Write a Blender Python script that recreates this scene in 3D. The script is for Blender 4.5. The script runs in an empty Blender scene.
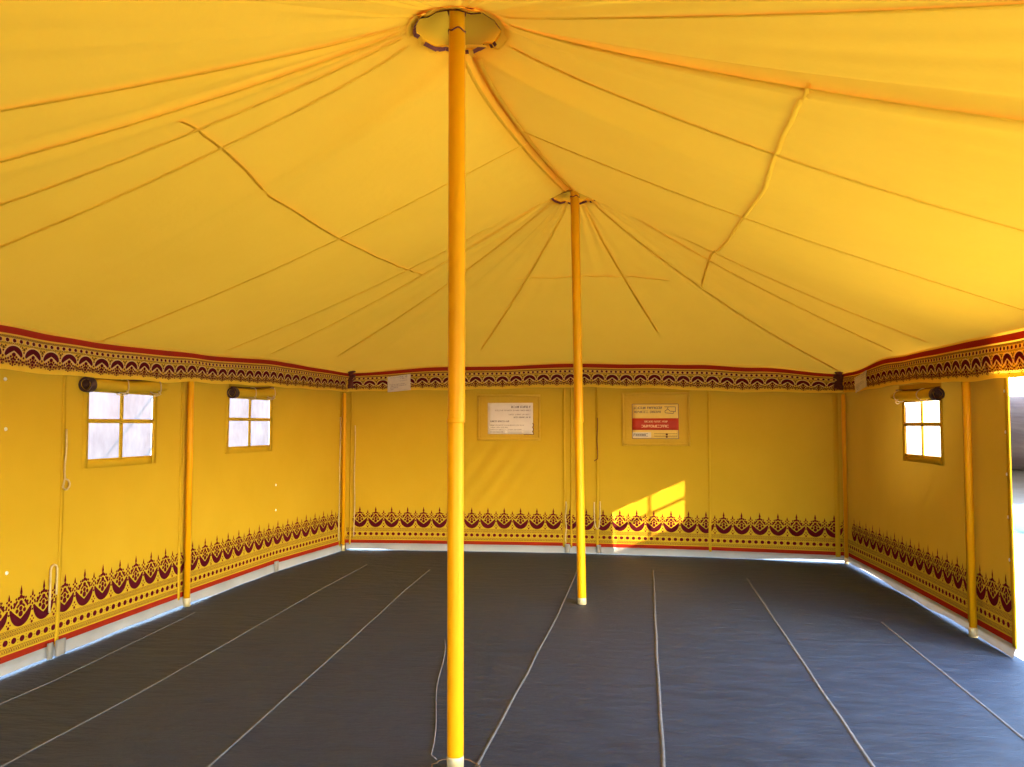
import bpy, math, random
from mathutils import Vector, noise
PI = math.pi
random.seed(7)
SUN = 120.0
GB = 1.2
FRONT_X = -.9; FRONT_X2 = .8; RIGHT_Y = 1.4; SKY = 8.0
SC = bpy.context.scene
COL = SC.collection

# ------------------------------------------------------------------ materials
def srgb(r, g, b):
    f = lambda c: (c/255)/12.92 if c/255 <= .04045 else (((c/255)+.055)/1.055)**2.4
    return (f(r), f(g), f(b), 1)

def new_mat(name):
    m = bpy.data.materials.new(name); m.use_nodes = True
    nt = m.node_tree; nt.nodes.clear()
    out = nt.nodes.new('ShaderNodeOutputMaterial')
    return m, nt, out

def mapped_noise(nt, scale=(1, 1, 1), size=5., detail=4., rough=.55):
    tc = nt.nodes.new('ShaderNodeTexCoord'); mp = nt.nodes.new('ShaderNodeMapping')
    mp.inputs['Scale'].default_value = scale
    n = nt.nodes.new('ShaderNodeTexNoise')
    n.inputs['Scale'].default_value = size; n.inputs['Detail'].default_value = detail
    n.inputs['Roughness'].default_value = rough
    nt.links.new(tc.outputs['Object'], mp.inputs['Vector']); nt.links.new(mp.outputs['Vector'], n.inputs['Vector'])
    return n

def ramp(nt, src, c0, c1, p0=.3, p1=.7):
    r = nt.nodes.new('ShaderNodeValToRGB')
    r.color_ramp.elements[0].position = p0; r.color_ramp.elements[0].color = c0
    r.color_ramp.elements[1].position = p1; r.color_ramp.elements[1].color = c1
    nt.links.new(src, r.inputs['Fac'])
    return r

def canvas(name, c0, c1, trans, tcol=None, bump=.25, bscale=9.):
    """cloth that reflects and lets some light through"""
    m, nt, out = new_mat(name)
    n = mapped_noise(nt, (1, 1, 1), 1.7, 3.)
    r = ramp(nt, n.outputs['Fac'], c0, c1)
    d = nt.nodes.new('ShaderNodeBsdfDiffuse'); t = nt.nodes.new('ShaderNodeBsdfTranslucent')
    mx = nt.nodes.new('ShaderNodeMixShader'); mx.inputs[0].default_value = trans
    nt.links.new(r.outputs['Color'], d.inputs['Color'])
    if tcol: t.inputs['Color'].default_value = tcol
    else: nt.links.new(r.outputs['Color'], t.inputs['Color'])
    nt.links.new(d.outputs[0], mx.inputs[1]); nt.links.new(t.outputs[0], mx.inputs[2])
    if bump:
        b1 = mapped_noise(nt, (1, 1, 1), bscale, 5., .6)
        bp = nt.nodes.new('ShaderNodeBump'); bp.inputs['Strength'].default_value = bump
        bp.inputs['Distance'].default_value = .02
        nt.links.new(b1.outputs['Fac'], bp.inputs['Height'])
        nt.links.new(bp.outputs['Normal'], d.inputs['Normal'])
    nt.links.new(mx.outputs[0], out.inputs['Surface'])
    return m

def plain(name, col, rough=.6, spec=.4, metal=0., col2=None, scale=6., bump=0.):
    m, nt, out = new_mat(name)
    p = nt.nodes.new('ShaderNodeBsdfPrincipled')
    p.inputs['Roughness'].default_value = rough; p.inputs['Metallic'].default_value = metal
    p.inputs['Specular IOR Level'].default_value = spec
    n = mapped_noise(nt, (1, 1, 1), scale, 4.)
    if col2 is None: col2 = tuple(min(1, c*.86) for c in col[:3]) + (1,)
    r = ramp(nt, n.outputs['Fac'], col, col2)
    nt.links.new(r.outputs['Color'], p.inputs['Base Color'])
    if bump:
        bp = nt.nodes.new('ShaderNodeBump'); bp.inputs['Strength'].default_value = bump
        bp.inputs['Distance'].default_value = .01
        nt.links.new(n.outputs['Fac'], bp.inputs['Height']); nt.links.new(bp.outputs['Normal'], p.inputs['Normal'])
    nt.links.new(p.outputs[0], out.inputs['Surface'])
    return m

YEL0, YEL1 = (.88, .455, .022, 1), (.91, .48, .028, 1)
M = {}
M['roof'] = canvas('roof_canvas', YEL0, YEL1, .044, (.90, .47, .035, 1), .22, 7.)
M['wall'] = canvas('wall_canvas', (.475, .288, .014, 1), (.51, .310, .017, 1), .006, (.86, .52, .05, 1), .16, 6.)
M['tape'] = canvas('seam_tape_canvas', (.96, .53, .028, 1), (.97, .55, .032, 1), .06, (.95, .52, .04, 1), .3, 60.)
M['patch'] = canvas('patch_canvas', (.54, .335, .032, 1), (.58, .36, .036, 1), .06, None, .3, 30.)
M['valance'] = canvas('valance_canvas', (.82, .55, .065, 1), (.86, .58, .07, 1), .34, (.95, .58, .04, 1), .15, 12.)
M['hem'] = canvas('bright_hem_canvas', (.92, .62, .045, 1), (.94, .64, .05, 1), .30, None, .2, 20.)
M['maroon'] = canvas('maroon_print', (.062, .007, .012, 1), (.075, .009, .014, 1), .20, (.45, .02, .01, 1), 0)
M['red'] = canvas('red_stripe_print', (.25, .021, .009, 1), (.28, .024, .010, 1), .15, (.75, .05, .015, 1), .2, 20.)
M['olive'] = canvas('brown_fine_print', (.155, .065, .014, 1), (.185, .08, .016, 1), .2, None, 0)
M['mottle'] = canvas('ochre_print_ground', (.42, .23, .040, 1), (.48, .27, .046, 1), .28, (.9, .5, .05, 1), 0)
M['cream'] = canvas('cream_print_outline', (.86, .62, .20, 1), (.88, .65, .22, 1), .28, None, 0)
M['flap'] = canvas('white_ground_flap', (.25, .235, .21, 1), (.33, .31, .275, 1), .12, None, .3, 12.)
M['cord'] = plain('beige_cord', (.60, .44, .20, 1), .8, .2, 0, (.50, .35, .14, 1), 40)
M['pole'] = plain('yellow_enamel', (.70, .315, .001, 1), .45, .14, 0, (.66, .295, .001, 1), 5., .03)
M['pole_worn'] = plain('worn_pale_metal', (.52, .46, .32, 1), .5, .5, .3, (.66, .52, .22, 1), 30)
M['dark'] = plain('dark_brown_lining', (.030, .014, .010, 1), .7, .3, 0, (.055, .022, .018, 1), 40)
M['brown'] = plain('brown_strap', (.13, .035, .018, 1), .8, .2, 0, (.085, .02, .014, 1), 30)
M['paper'] = plain('white_paper', (.78, .70, .64, 1), .75, .2, 0, (.72, .65, .60, 1), 10)
M['paper_aged'] = plain('aged_paper', (.70, .60, .44, 1), .75, .2, 0, (.62, .53, .40, 1), 25)
M['ink'] = plain('grey_ink', (.13, .09, .10, 1), .8, .1)
M['inkfaint'] = plain('faint_ink', (.36, .28, .25, 1), .8, .1)
M['label_yel'] = plain('yellow_label', (.78, .54, .12, 1), .6, .3, 0, (.74, .50, .10, 1), 14)
M['label_red'] = plain('red_label_band', (.42, .028, .010, 1), .6, .3, 0, (.46, .035, .012, 1), 14)
M['label_text'] = plain('pale_label_text', (.85, .58, .28, 1), .6, .2)
M['eyelet'] = plain('brass_eyelet', (.85, .80, .66, 1), .35, .6, .4)
M['blue'] = plain('blue_plastic_sheet', (.28, .45, .68, 1), .45, .4, 0, (.36, .52, .74, 1), 3)
M['rope'] = plain('white_rope', (.62, .63, .68, 1), .8, .2)
M['rope_dark'] = plain('blue_grey_rope', (.22, .26, .36, 1), .8, .2)
M['twig'] = plain('grey_brown_twigs', (.20, .15, .14, 1), .9, .1, 0, (.28, .21, .18, 1), 12)
M['plaster'] = plain('pale_plaster', (.62, .56, .47, 1), .9, .2, 0, (.54, .48, .40, 1), 2)

def floor_material():
    m, nt, out = new_mat('dark_grey_mat')
    p = nt.nodes.new('ShaderNodeBsdfPrincipled')
    p.inputs['Specular IOR Level'].default_value = .25
    n = mapped_noise(nt, (.8, 2.1, 1), 5., 9., .66)
    n2 = mapped_noise(nt, (1, 1.6, 1), .8, 3.)
    r = ramp(nt, n.outputs['Fac'], (.0115, .021, .042, 1), (.029, .047, .083, 1), .32, .72)
    mixc = nt.nodes.new('ShaderNodeMixRGB'); mixc.blend_type = 'MULTIPLY'; mixc.inputs[0].default_value = .5
    r2 = ramp(nt, n2.outputs['Fac'], (.7, .7, .7, 1), (1, 1, 1, 1))
    nt.links.new(r.outputs['Color'], mixc.inputs[1]); nt.links.new(r2.outputs['Color'], mixc.inputs[2])
    nt.links.new(mixc.outputs[0], p.inputs['Base Color'])
    rr = nt.nodes.new('ShaderNodeMapRange'); rr.inputs['To Min'].default_value = .48; rr.inputs['To Max'].default_value = .66
    nt.links.new(n.outputs['Fac'], rr.inputs['Value']); nt.links.new(rr.outputs[0], p.inputs['Roughness'])
    bp = nt.nodes.new('ShaderNodeBump'); bp.inputs['Strength'].default_value = .75; bp.inputs['Distance'].default_value = .025
    nt.links.new(n.outputs['Fac'], bp.inputs['Height']); nt.links.new(bp.outputs['Normal'], p.inputs['Normal'])
    nt.links.new(p.outputs[0], out.inputs['Surface'])
    return m
M['floor'] = floor_material()
M['seam'] = plain('mat_seam_edge', (.12, .125, .135, 1), .7, .3, 0, (.07, .073, .08, 1), 25)

def pane_material():
    m, nt, out = new_mat('milky_window_plastic')
    tr = nt.nodes.new('ShaderNodeBsdfTransparent'); tr.inputs['Color'].default_value = (.190, .158, .142, 1)
    tl = nt.nodes.new('ShaderNodeBsdfTranslucent'); tl.inputs['Color'].default_value = (.34, .280, .250, 1)
    gl = nt.nodes.new('ShaderNodeBsdfDiffuse'); gl.inputs['Color'].default_value = (.8, .78, .78, 1)
    n = mapped_noise(nt, (1, 1, .5), 7., 4., .6)
    r = nt.nodes.new('ShaderNodeMapRange'); r.inputs['To Min'].default_value = .10; r.inputs['To Max'].default_value = .60
    nt.links.new(n.outputs['Fac'], r.inputs['Value'])
    a = nt.nodes.new('ShaderNodeMixShader'); a.inputs[0].default_value = .2
    nt.links.new(tl.outputs[0], a.inputs[1]); nt.links.new(gl.outputs[0], a.inputs[2])
    b = nt.nodes.new('ShaderNodeMixShader'); nt.links.new(r.outputs[0], b.inputs[0])
    nt.links.new(tr.outputs[0], b.inputs[1]); nt.links.new(a.outputs[0], b.inputs[2])
    nt.links.new(b.outputs[0], out.inputs['Surface'])
    return m
M['pane'] = pane_material()

def ground_material(name, c0, c1, scale, bump):
    m, nt, out = new_mat(name)
    d = nt.nodes.new('ShaderNodeBsdfDiffuse')
    n = mapped_noise(nt, (1, 1, 1), scale, 8., .65)
    r = ramp(nt, n.outputs['Fac'], c0, c1, .35, .65)
    nt.links.new(r.outputs['Color'], d.inputs['Color'])
    bp = nt.nodes.new('ShaderNodeBump'); bp.inputs['Strength'].default_value = bump; bp.inputs['Distance'].default_value = .1
    nt.links.new(n.outputs['Fac'], bp.inputs['Height']); nt.links.new(bp.outputs['Normal'], d.inputs['Normal'])
    nt.links.new(d.outputs[0], out.inputs['Surface'])
    return m
M['sand'] = ground_material('pale_sand', (.72, .66, .58, 1), (.82, .77, .70, 1), 1.2, .3)
M['hill'] = ground_material('dry_scrub_slope', (.30, .22, .22, 1), (.50, .40, .36, 1), .55, .5)

# ------------------------------------------------------------------ mesh helpers
class MB:
    def __init__(s): s.v = []; s.f = []; s.m = []; s.smooth = []
    def vert(s, p): s.v.append(tuple(p)); return len(s.v)-1
    def face(s, idx, mi=0, sm=False): s.f.append(tuple(idx)); s.m.append(mi); s.smooth.append(sm)
    def poly(s, pts, mi=0): s.face([s.vert(p) for p in pts], mi)
    def grid(s, rows, mi=0, sm=True, close=False):
        idx = [[s.vert(p) for p in r] for r in rows]
        for i in range(len(idx)-1):
            n = len(idx[i])
            for j in range(n if close else n-1):
                k = (j+1) % n
                s.face((idx[i][j], idx[i][k], idx[i+1][k], idx[i+1][j]), mi, sm)
        return idx
    def tube(s, pts, r, n=8, mi=0, closed=False, caps=True):
        pts = [Vector(p) for p in pts]; rings = []
        N = len(pts); up = None
        for i, p in enumerate(pts):
            if closed: t = pts[(i+1) % N]-pts[i-1]
            else: t = pts[min(i+1, N-1)]-pts[max(i-1, 0)]
            if t.length < 1e-9: t = Vector((0, 0, 1))
            t.normalize()
            if up is None:
                up = Vector((1, 0, 0)) if abs(t.x) < .8 else Vector((0, 1, 0))
            a = t.cross(up)
            if a.length < 1e-6: a = t.cross(Vector((0, 0, 1)))
            a.normalize(); b = t.cross(a).normalized(); up = b.cross(t) if False else up
            rr = r[i] if isinstance(r, (list, tuple)) else r
            rings.append([p + (a*math.cos(2*PI*k/n)+b*math.sin(2*PI*k/n))*rr for k in range(n)])
        if closed: rings.append(rings[0])
        idx = s.grid(rings, mi, True, True)
        if caps and not closed:
            s.face(idx[0][::-1], mi); s.face(idx[-1], mi)
    def lathe(s, c, prof, n=24, mi=0):
        rows = [[(c[0]+r*math.cos(2*PI*k/n), c[1]+r*math.sin(2*PI*k/n), c[2]+z) for k in range(n)] for r, z in prof]
        idx = s.grid(rows, mi, True, True)
        s.face(idx[0][::-1], mi); s.face(idx[-1], mi)
    def box(s, a, b, mi=0):
        x0, y0, z0 = a; x1, y1, z1 = b
        p = [s.vert(q) for q in ((x0,y0,z0),(x1,y0,z0),(x1,y1,z0),(x0,y1,z0),(x0,y0,z1),(x1,y0,z1),(x1,y1,z1),(x0,y1,z1))]
        for f in ((0,3,2,1),(4,5,6,7),(0,1,5,4),(1,2,6,5),(2,3,7,6),(3,0,4,7)): s.face([p[i] for i in f], mi)

def world_loc(o):
    v = Vector((0, 0, 0))
    while o: v += o.location; o = o.parent
    return v

def obj(name, mb, mats, parent=None, origin=None):
    if not isinstance(mats, (list, tuple)): mats = [mats]
    me = bpy.data.meshes.new(name)
    if parent is not None: base = world_loc(parent); loc = Vector((0, 0, 0))
    else:
        if origin is None:
            xs = [p[0] for p in mb.v]; ys = [p[1] for p in mb.v]; zs = [p[2] for p in mb.v]
            origin = ((min(xs)+max(xs))/2, (min(ys)+max(ys))/2, min(zs))
        base = Vector(origin); loc = base
    me.from_pydata([(p[0]-base.x, p[1]-base.y, p[2]-base.z) for p in mb.v], [], mb.f)
    for m in mats: me.materials.append(m)
    me.polygons.foreach_set('material_index', mb.m); me.polygons.foreach_set('use_smooth', mb.smooth)
    me.update()
    o = bpy.data.objects.new(name, me); COL.objects.link(o)
    if parent is not None: o.parent = parent
    o.location = loc
    return o

def thing(name, label, cat, loc, group=None):
    o = bpy.data.objects.new(name, None); COL.objects.link(o)
    o.empty_display_size = .1
    o.location = loc; o['label'] = label; o['category'] = cat
    if group: o['group'] = group
    return o
def tag(o, label, cat, group=None):
    o['label'] = label; o['category'] = cat
    if group: o['group'] = group
    return o
def struct(o): o['kind'] = 'structure'; return o

def lut(tab, x):
    if x <= tab[0][0]: return tab[0][1]
    for (a, u), (b, v) in zip(tab, tab[1:]):
        if x <= b:
            t = (x-a)/(b-a); return u+(v-u)*t
    return tab[-1][1]
def slut(tab, x):                      # smooth version
    if x <= tab[0][0]: return tab[0][1]
    for (a, u), (b, v) in zip(tab, tab[1:]):
        if x <= b:
            t = (x-a)/(b-a); t = t*t*(3-2*t); return u+(v-u)*t
    return tab[-1][1]

class Path:
    """a run of cloth seen from inside the tent; s is measured along it, inward is to the right"""
    def __init__(s, pts, disp=None):
        s.p = [Vector((x, y, 0)) for x, y in pts]; s.disp = disp
        s.cum = [0]
        for a, b in zip(s.p, s.p[1:]): s.cum.append(s.cum[-1]+(b-a).length)
        s.L = s.cum[-1]
        tn = [(b-a).normalized() for a, b in zip(s.p, s.p[1:])]
        s.vt = [tn[0]]+[(a+b).normalized() for a, b in zip(tn, tn[1:])]+[tn[-1]]
    def frame(s, q):
        i = 0
        while i < len(s.p)-2 and q > s.cum[i+1]: i += 1
        t = (q-s.cum[i])/(s.cum[i+1]-s.cum[i])
        P = s.p[i]+(s.p[i+1]-s.p[i])*t
        k = max(0, min(1, t)); T = (s.vt[i]*(1-k)+s.vt[i+1]*k).normalized()
        return P, T, Vector((T.y, -T.x, 0))
    def at(s, q, z, off=0):
        P, T, N = s.frame(q)
        d = s.disp(q, z) if s.disp else 0
        P = P+N*(d+off); return Vector((P.x, P.y, z))

def slab(mb, path, s0, s1, z0, z1, o0, o1, ds=.06, mi=0, dz=None):
    """a thin panel lying on the cloth, with thickness o1-o0; z0 and z1 may be functions of s"""
    n = max(1, int(round((s1-s0)/ds))); f0 = z0 if callable(z0) else (lambda q: z0); f1 = z1 if callable(z1) else (lambda q: z1)
    m = max(1, int(round((f1(s0)-f0(s0))/(dz or ds))))
    def P(i, j, o):
        q = s0+(s1-s0)*i/n; z = f0(q)+(f1(q)-f0(q))*j/m; return path.at(q, z, o)
    fr = mb.grid([[P(i, j, o1) for i in range(n+1)] for j in range(m+1)], mi)
    bk = mb.grid([[P(i, j, o0) for i in range(n+1)][::-1] for j in range(m+1)], mi)
    R = lambda g, j, i: g[j][i]
    for i in range(n):
        mb.face((fr[0][i+1], fr[0][i], bk[0][n-i], bk[0][n-i-1]), mi); mb.face((fr[m][i], fr[m][i+1], bk[m][n-i-1], bk[m][n-i]), mi)
    for j in range(m):
        mb.face((fr[j][0], fr[j+1][0], bk[j+1][n], bk[j][n]), mi); mb.face((fr[j+1][n], fr[j][n], bk[j][0], bk[j+1][0]), mi)

# ------------------------------------------------------------------ the plan of the tent
NEAR = Vector((-.802, 3.602, 0)); FAR = Vector((-.527, 7.002, 0)); FAR_FOOT = Vector((-.475, 7.002, 0))
YF = -.5                                # the front eave; the long paths below start at y = 0.6
EXT = .6-YF
WLp = [(-3.79, .6), (-3.775, 4.467), (-3.757, 6.423), (-3.71, 8.093), (-3.516, 9.65)]
WBp = [(-3.516, 9.65), (-2.239, 9.724), (-.861, 9.778), (.793, 9.694), (2.257, 9.504)]
WRp = [(2.257, 9.504), (2.34, 7.981), (2.395, 6.344), (2.402, 5.887), (2.41, 5.0)]
VLp = [(-3.71, .6), (-3.695, 4.467), (-3.677, 6.423), (-3.63, 8.093), (-3.49, 9.605)]
VBp = [(-3.49, 9.605), (-2.239, 9.662), (-.861, 9.698), (.793, 9.62), (2.235, 9.468)]
VRp = [(2.235, 9.468), (2.272, 7.981), (2.315, 6.344), (2.322, 5.887), (2.34, YF)]
def wav(seed, amp):
    return lambda q, z: amp*noise.noise(Vector((q*.9+seed, z*.45, seed*1.7)))*min(1, max(0, z/.3))
def back_disp(q, z):
    d = .022*noise.noise(Vector((q*.8+31.3, z*.4, 5.)))
    # diagonal drag folds below the notice
    u = (q-1.55)*.80-(z-.55)*.62
    w = math.exp(-((q-1.75-.35*(z-.9))/.42)**2)*math.exp(-((z-.95)/.40)**2)
    d += .028*w*math.sin(u*34)
    w2 = math.exp(-((q-2.1)/.5)**2)*math.exp(-((z-1.86)/.06)**2)
    d += .006*w2*math.sin(q*26+z*30)
    return d
WL = Path(WLp, wav(3.1, .022)); WB = Path(WBp, back_disp); WR = Path(WRp, wav(11.7, .022))
def vdisp(seed):
    return lambda q, z: .012*noise.noise(Vector((q*1.6+seed, z*1.5, seed)))+.008*noise.noise(Vector((q*4.+seed, z*2, seed*2)))
VL = Path(VLp, vdisp(1.3)); VB = Path(VBp, vdisp(8.2)); VR = Path(VRp, vdisp(15.9))
TL = [(0, 2.11), (3.69, 2.106), (4.19, 2.091), (4.59, 2.086), (5.88, 2.118), (7.37, 2.172), (8.2, 2.158), (VL.L, 2.150)]
BLo = [(0, 1.83), (3.7, 1.83), (4.2, 1.826), (5.31, 1.838), (5.89, 1.866), (7.38, 1.894), (VL.L, 1.909)]
TB = [(0, 2.150), (1.21, 2.222), (1.82, 2.222), (2.66, 2.248), (3.48, 2.228), (4.16, 2.213), (4.82, 2.168), (VB.L, 2.078)]
BB = [(0, 1.912), (1.21, 1.925), (2.7, 1.950), (3.47, 1.934), (4.81, 1.876), (VB.L, 1.858)]
TR = [(0, 2.078), (.41, 2.075), (1.45, 2.128), (1.96, 2.114), (3.17, 2.109), (4.04, 2.092), (VR.L, 2.1)]
BR = [(0, 1.855), (.39, 1.850), (1.82, 1.860), (3.475, 1.808), (4.02, 1.801), (VR.L, 1.82)]

# ------------------------------------------------------------------ the roof (ceiling)
def eave_loop():
    """list of (x, y, z) and knots: front left, back left, back right, front right, back to front left"""
    pts = []
    for P, T in ((VL, TL), (VB, TB), (VR, TR)):
        q0 = -EXT if P is VL else 0
        n = int((P.L-q0)/.035)
        for i in range(n):
            q = q0+(P.L-q0)*i/n; a = P.frame(q)[0]; pts.append((a.x, a.y, slut(T, q)))
    a = VR.p[-1]; b = VL.frame(-EXT)[0]; n = int((a-b).length/.035)
    for i in range(n):
        t = i/n; p = a+(b-a)*t; pts.append((p.x, p.y, 2.1+.01*math.sin(t*PI)))
    return pts
RN, RF, HN, HF = .205, .205, 3.315, 3.480
EAVE = eave_loop()
ES = [0]
for a, b in zip(EAVE, EAVE[1:]): ES.append(ES[-1]+math.hypot(b[0]-a[0], b[1]-a[1]))
SB0 = VL.L+EXT; SR0 = SB0+VB.L; SF0 = SR0+VR.L; STOT = SF0+(VR.p[-1]-VL.frame(-EXT)[0]).length
yl = lambda y: y-YF                                    # eave s on the left at depth y
yr = lambda y: SF0-(y-YF)                              # eave s on the right at depth y
AX = (FAR-NEAR).normalized()
KN = [(0, 'n', 230), (yl(2.4), 'n', 194), (yl(3.3), 'n', 176), (yl(4.0), 'n', 130), (yl(4.35), 'n', 93), (yl(4.351), 'r', 0),
      (yl(6.3), 'r', 1), (yl(6.301), 'f', 267), (yl(6.9), 'f', 222), (yl(7.5), 'f', 180), (SB0, 'f', 132), (SB0+VB.L*.5, 'f', 88),
      (SR0, 'f', 48), (yr(7.5), 'f', 2), (yr(6.9), 'f', -44), (yr(6.301), 'f', -86), (yr(6.3), 'r', 1), (yr(4.351), 'r', 0),
      (yr(4.35), 'n', 86), (yr(4.0), 'n', 50), (yr(3.3), 'n', 4), (yr(2.4), 'n', -14), (SF0, 'n', -50),
      ((SF0+STOT)/2, 'n', -90), (STOT, 'n', -130)]
def core(s):
    for (a, k, u), (b, k2, v) in zip(KN, KN[1:]):
        if s <= b:
            if k != k2: k, u = k2, v; t = 0; v = u
            else: t = (s-a)/(b-a)
            w = u+(v-u)*t
            break
    if k == 'r':
        L = (FAR-NEAR).length
        d = RN+(L-RN-RF)*w; P = NEAR+AX*d
        z = HN+(HF-HN)*w-.085*(1-math.exp(-(d-RN)/.28))*(1-w)-.008*(1-math.exp(-(L-d-RF)/.28))-.03*math.sin(PI*w)
        return P.x, P.y, z, .085*math.exp(-(d-RN)/.28)*(1-w)+.008*math.exp(-(L-d-RF)/.28)
    C, R, H = (NEAR, RN, HN) if k == 'n' else (FAR, RF, HF)
    g = math.radians(w)
    return C.x+R*math.cos(g), C.y+R*math.sin(g), H, (.015+.07*max(0, .35+.65*math.sin(g)) if k == 'n' else .008+.05*max(0, math.sin(g)))
def eave_at(s):
    s %= STOT
    lo, hi = 0, len(ES)-1
    while hi-lo > 1:
        m = (lo+hi)//2
        if ES[m] <= s: lo = m
        else: hi = m
    a = EAVE[lo]; b = EAVE[(lo+1) % len(EAVE)]
    e = ES[lo+1] if lo+1 < len(ES) else STOT
    t = (s-ES[lo])/(e-ES[lo]); return [a[i]+(b[i]-a[i])*t for i in range(3)]
def bumpf(x, w): return math.exp(-(x/w)**2)
def roof(s, t, off=0):
    """s along the eave, t from the pole or ridge (0) to the eave (1)"""
    cx, cy, cz, cone = core(s); ex, ey, ez = eave_at(s)
    x = cx+(ex-cx)*t; y = cy+(ey-cy)*t
    d = math.hypot(x-cx, y-cy)
    z = cz+(ez-cz)*t
    z -= cone*(1-math.exp(-d/.30))*(1-t)
    z -= .055*math.sin(PI*min(1, max(0, t)))
    # pleats fanning out from the pole rings
    if s < yl(4.35) or s > yr(4.35) or yl(6.3) < s < yr(6.3):
        z += .010*math.sin(s*7.5+2*math.sin(s*2.3))*math.exp(-d/1.1)*min(1, d/.15)
    # folds dragged along the hips
    for h, w, a in ((SB0, .20, .035), (SR0, .20, .035), (yr(2.45), .10, .030), (yr(2.22), .07, -.035), (yl(2.5), .09, .012), (yl(2.25), .08, -.012)):
        z -= a*bumpf(s-h, w)*math.sin(PI*t)**1
    n = noise.noise(Vector((s*1.1, t*1.4, 3.3)))*.022+noise.noise(Vector((s*3.4, t*1.7, 9.1)))*.010
    if s > yr(5.0): n += noise.noise(Vector((s*7.5, t*1.6, 4.4)))*.010*bumpf(s-yr(2.4), 1.1)
    z += n*math.sin(PI*min(1, max(0, t)))
    return Vector((x, y, z-off))
TT = [0, .008, .018, .03, .045, .065, .09, .12]+[.15+.85*i/44 for i in range(45)]
mb = MB()
SS = [STOT*i/760 for i in range(760)]
rows = [[roof(s, t) for s in SS] for t in TT]
# a short overhang outside the walls
over = []
for j in (1, 2):
    r = []
    for s in SS:
        e = Vector(eave_at(s)); c = Vector(core(s)[:3]); d = e-c; d.z = 0; d.normalize()
        r.append(e+d*(.10*j)-Vector((0, 0, .035*j)))
    over.append(r)
mb.grid(rows+over, 0, True, True)
# unseen hem added under the front eave to block light over the entrance
r0 = [e for e, s in zip(rows[-1], SS) if s >= SF0-.05]+[rows[-1][0]]
mb.grid([r0, [p+Vector((0, 0, -.14)) for p in r0], [p+Vector((0, 0, -.27)) for p in r0]], 0)
Lr = (FAR-NEAR).length; rc = [[], [], []]
for i in range(61):
    d = .16+(Lr-.32)*i/60; w = min(1, max(0, (d-RN)/(Lr-RN-RF)))
    z = core(yl(4.352)+(yl(6.299)-yl(4.352))*w)[2]+.012; P = NEAR+AX*d
    for k, o in enumerate((-.09, 0, .09)): rc[k].append((P.x+AX.y*o, P.y-AX.x*o, z-(.012 if k != 1 else 0)))
mb.grid(rc)
ceiling = struct(obj('ceiling', mb, M['roof']))

def tape_run(fn, n, w):
    """double line of stitching: a flat tape with two slightly raised edges"""
    m = MB(); P = [fn(i/n) for i in range(n+1)]
    rows = [[], [], [], [], []]
    for i, p in enumerate(P):
        t = (P[min(n, i+1)]-P[max(0, i-1)]).normalized(); b = t.cross(Vector((0, 0, 1))).normalized()
        for k, (o, h) in enumerate(((-.5, 0), (-.38, .006), (0, .0025), (.38, .006), (.5, 0))):
            rows[k].append(p+b*o*w-Vector((0, 0, h*.45+.002)))
    m.grid(rows, 0); return m
def seam(fn, n=70, w=.026): obj('seam_tape', tape_run(fn, n, w), M['tape'], ceiling)
for s, t0, t1 in ((yl(1.75), .02, 1), (yl(2.38), .02, 1), (yl(2.95), .02, 1), (yl(3.45), .02, 1), (yl(5.2), .0, 1), (yl(6.75), .02, .97),
                  (yl(7.6), .02, .97), (SB0-.75, .02, .9), (SB0+1.5, .02, .85), (SB0+VB.L-1.75, .02, .72), (yr(1.2), .02, 1),
                  (yr(2.35), .02, 1), (yr(3.78), .02, 1), (yr(5.0), .0, 1), (yr(6.75), .02, .97), (yr(7.6), .02, .97), (SR0, .02, .98)):
    seam(lambda k, s=s, t0=t0, t1=t1: roof(s, t0+(t1-t0)*k))
def tsolve(s, ax, target):
    lo, hi = .001, .999; f = lambda t: roof(s, t)[ax]; up = f(hi) > f(lo)
    for _ in range(24):
        m = (lo+hi)/2
        if (f(m) < target) == up: lo = m
        else: hi = m
    return (lo+hi)/2
def cross_seam(s0, s1, ax, target):
    def fn(k): s = s0+(s1-s0)*k; return roof(s, tsolve(s, ax, target))
    seam(fn, 90)
cross_seam(yl(2.55), yl(7.6), 0, -1.94)
cross_seam(yr(2.30), SR0+.05, 0, .62)
cross_seam(SB0+1.2, SR0-.7, 1, 8.05)
Lr = (FAR-NEAR).length
for o in (-.035, .035):       # the two rows beside the ridge
    def rid(k, o=o):
        s = yl(4.36)+(yl(6.29)-yl(4.36))*k
        return roof(s if o < 0 else STOT-(s)-(STOT-SF0), .013)
    seam(rid, 60, .03)
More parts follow.
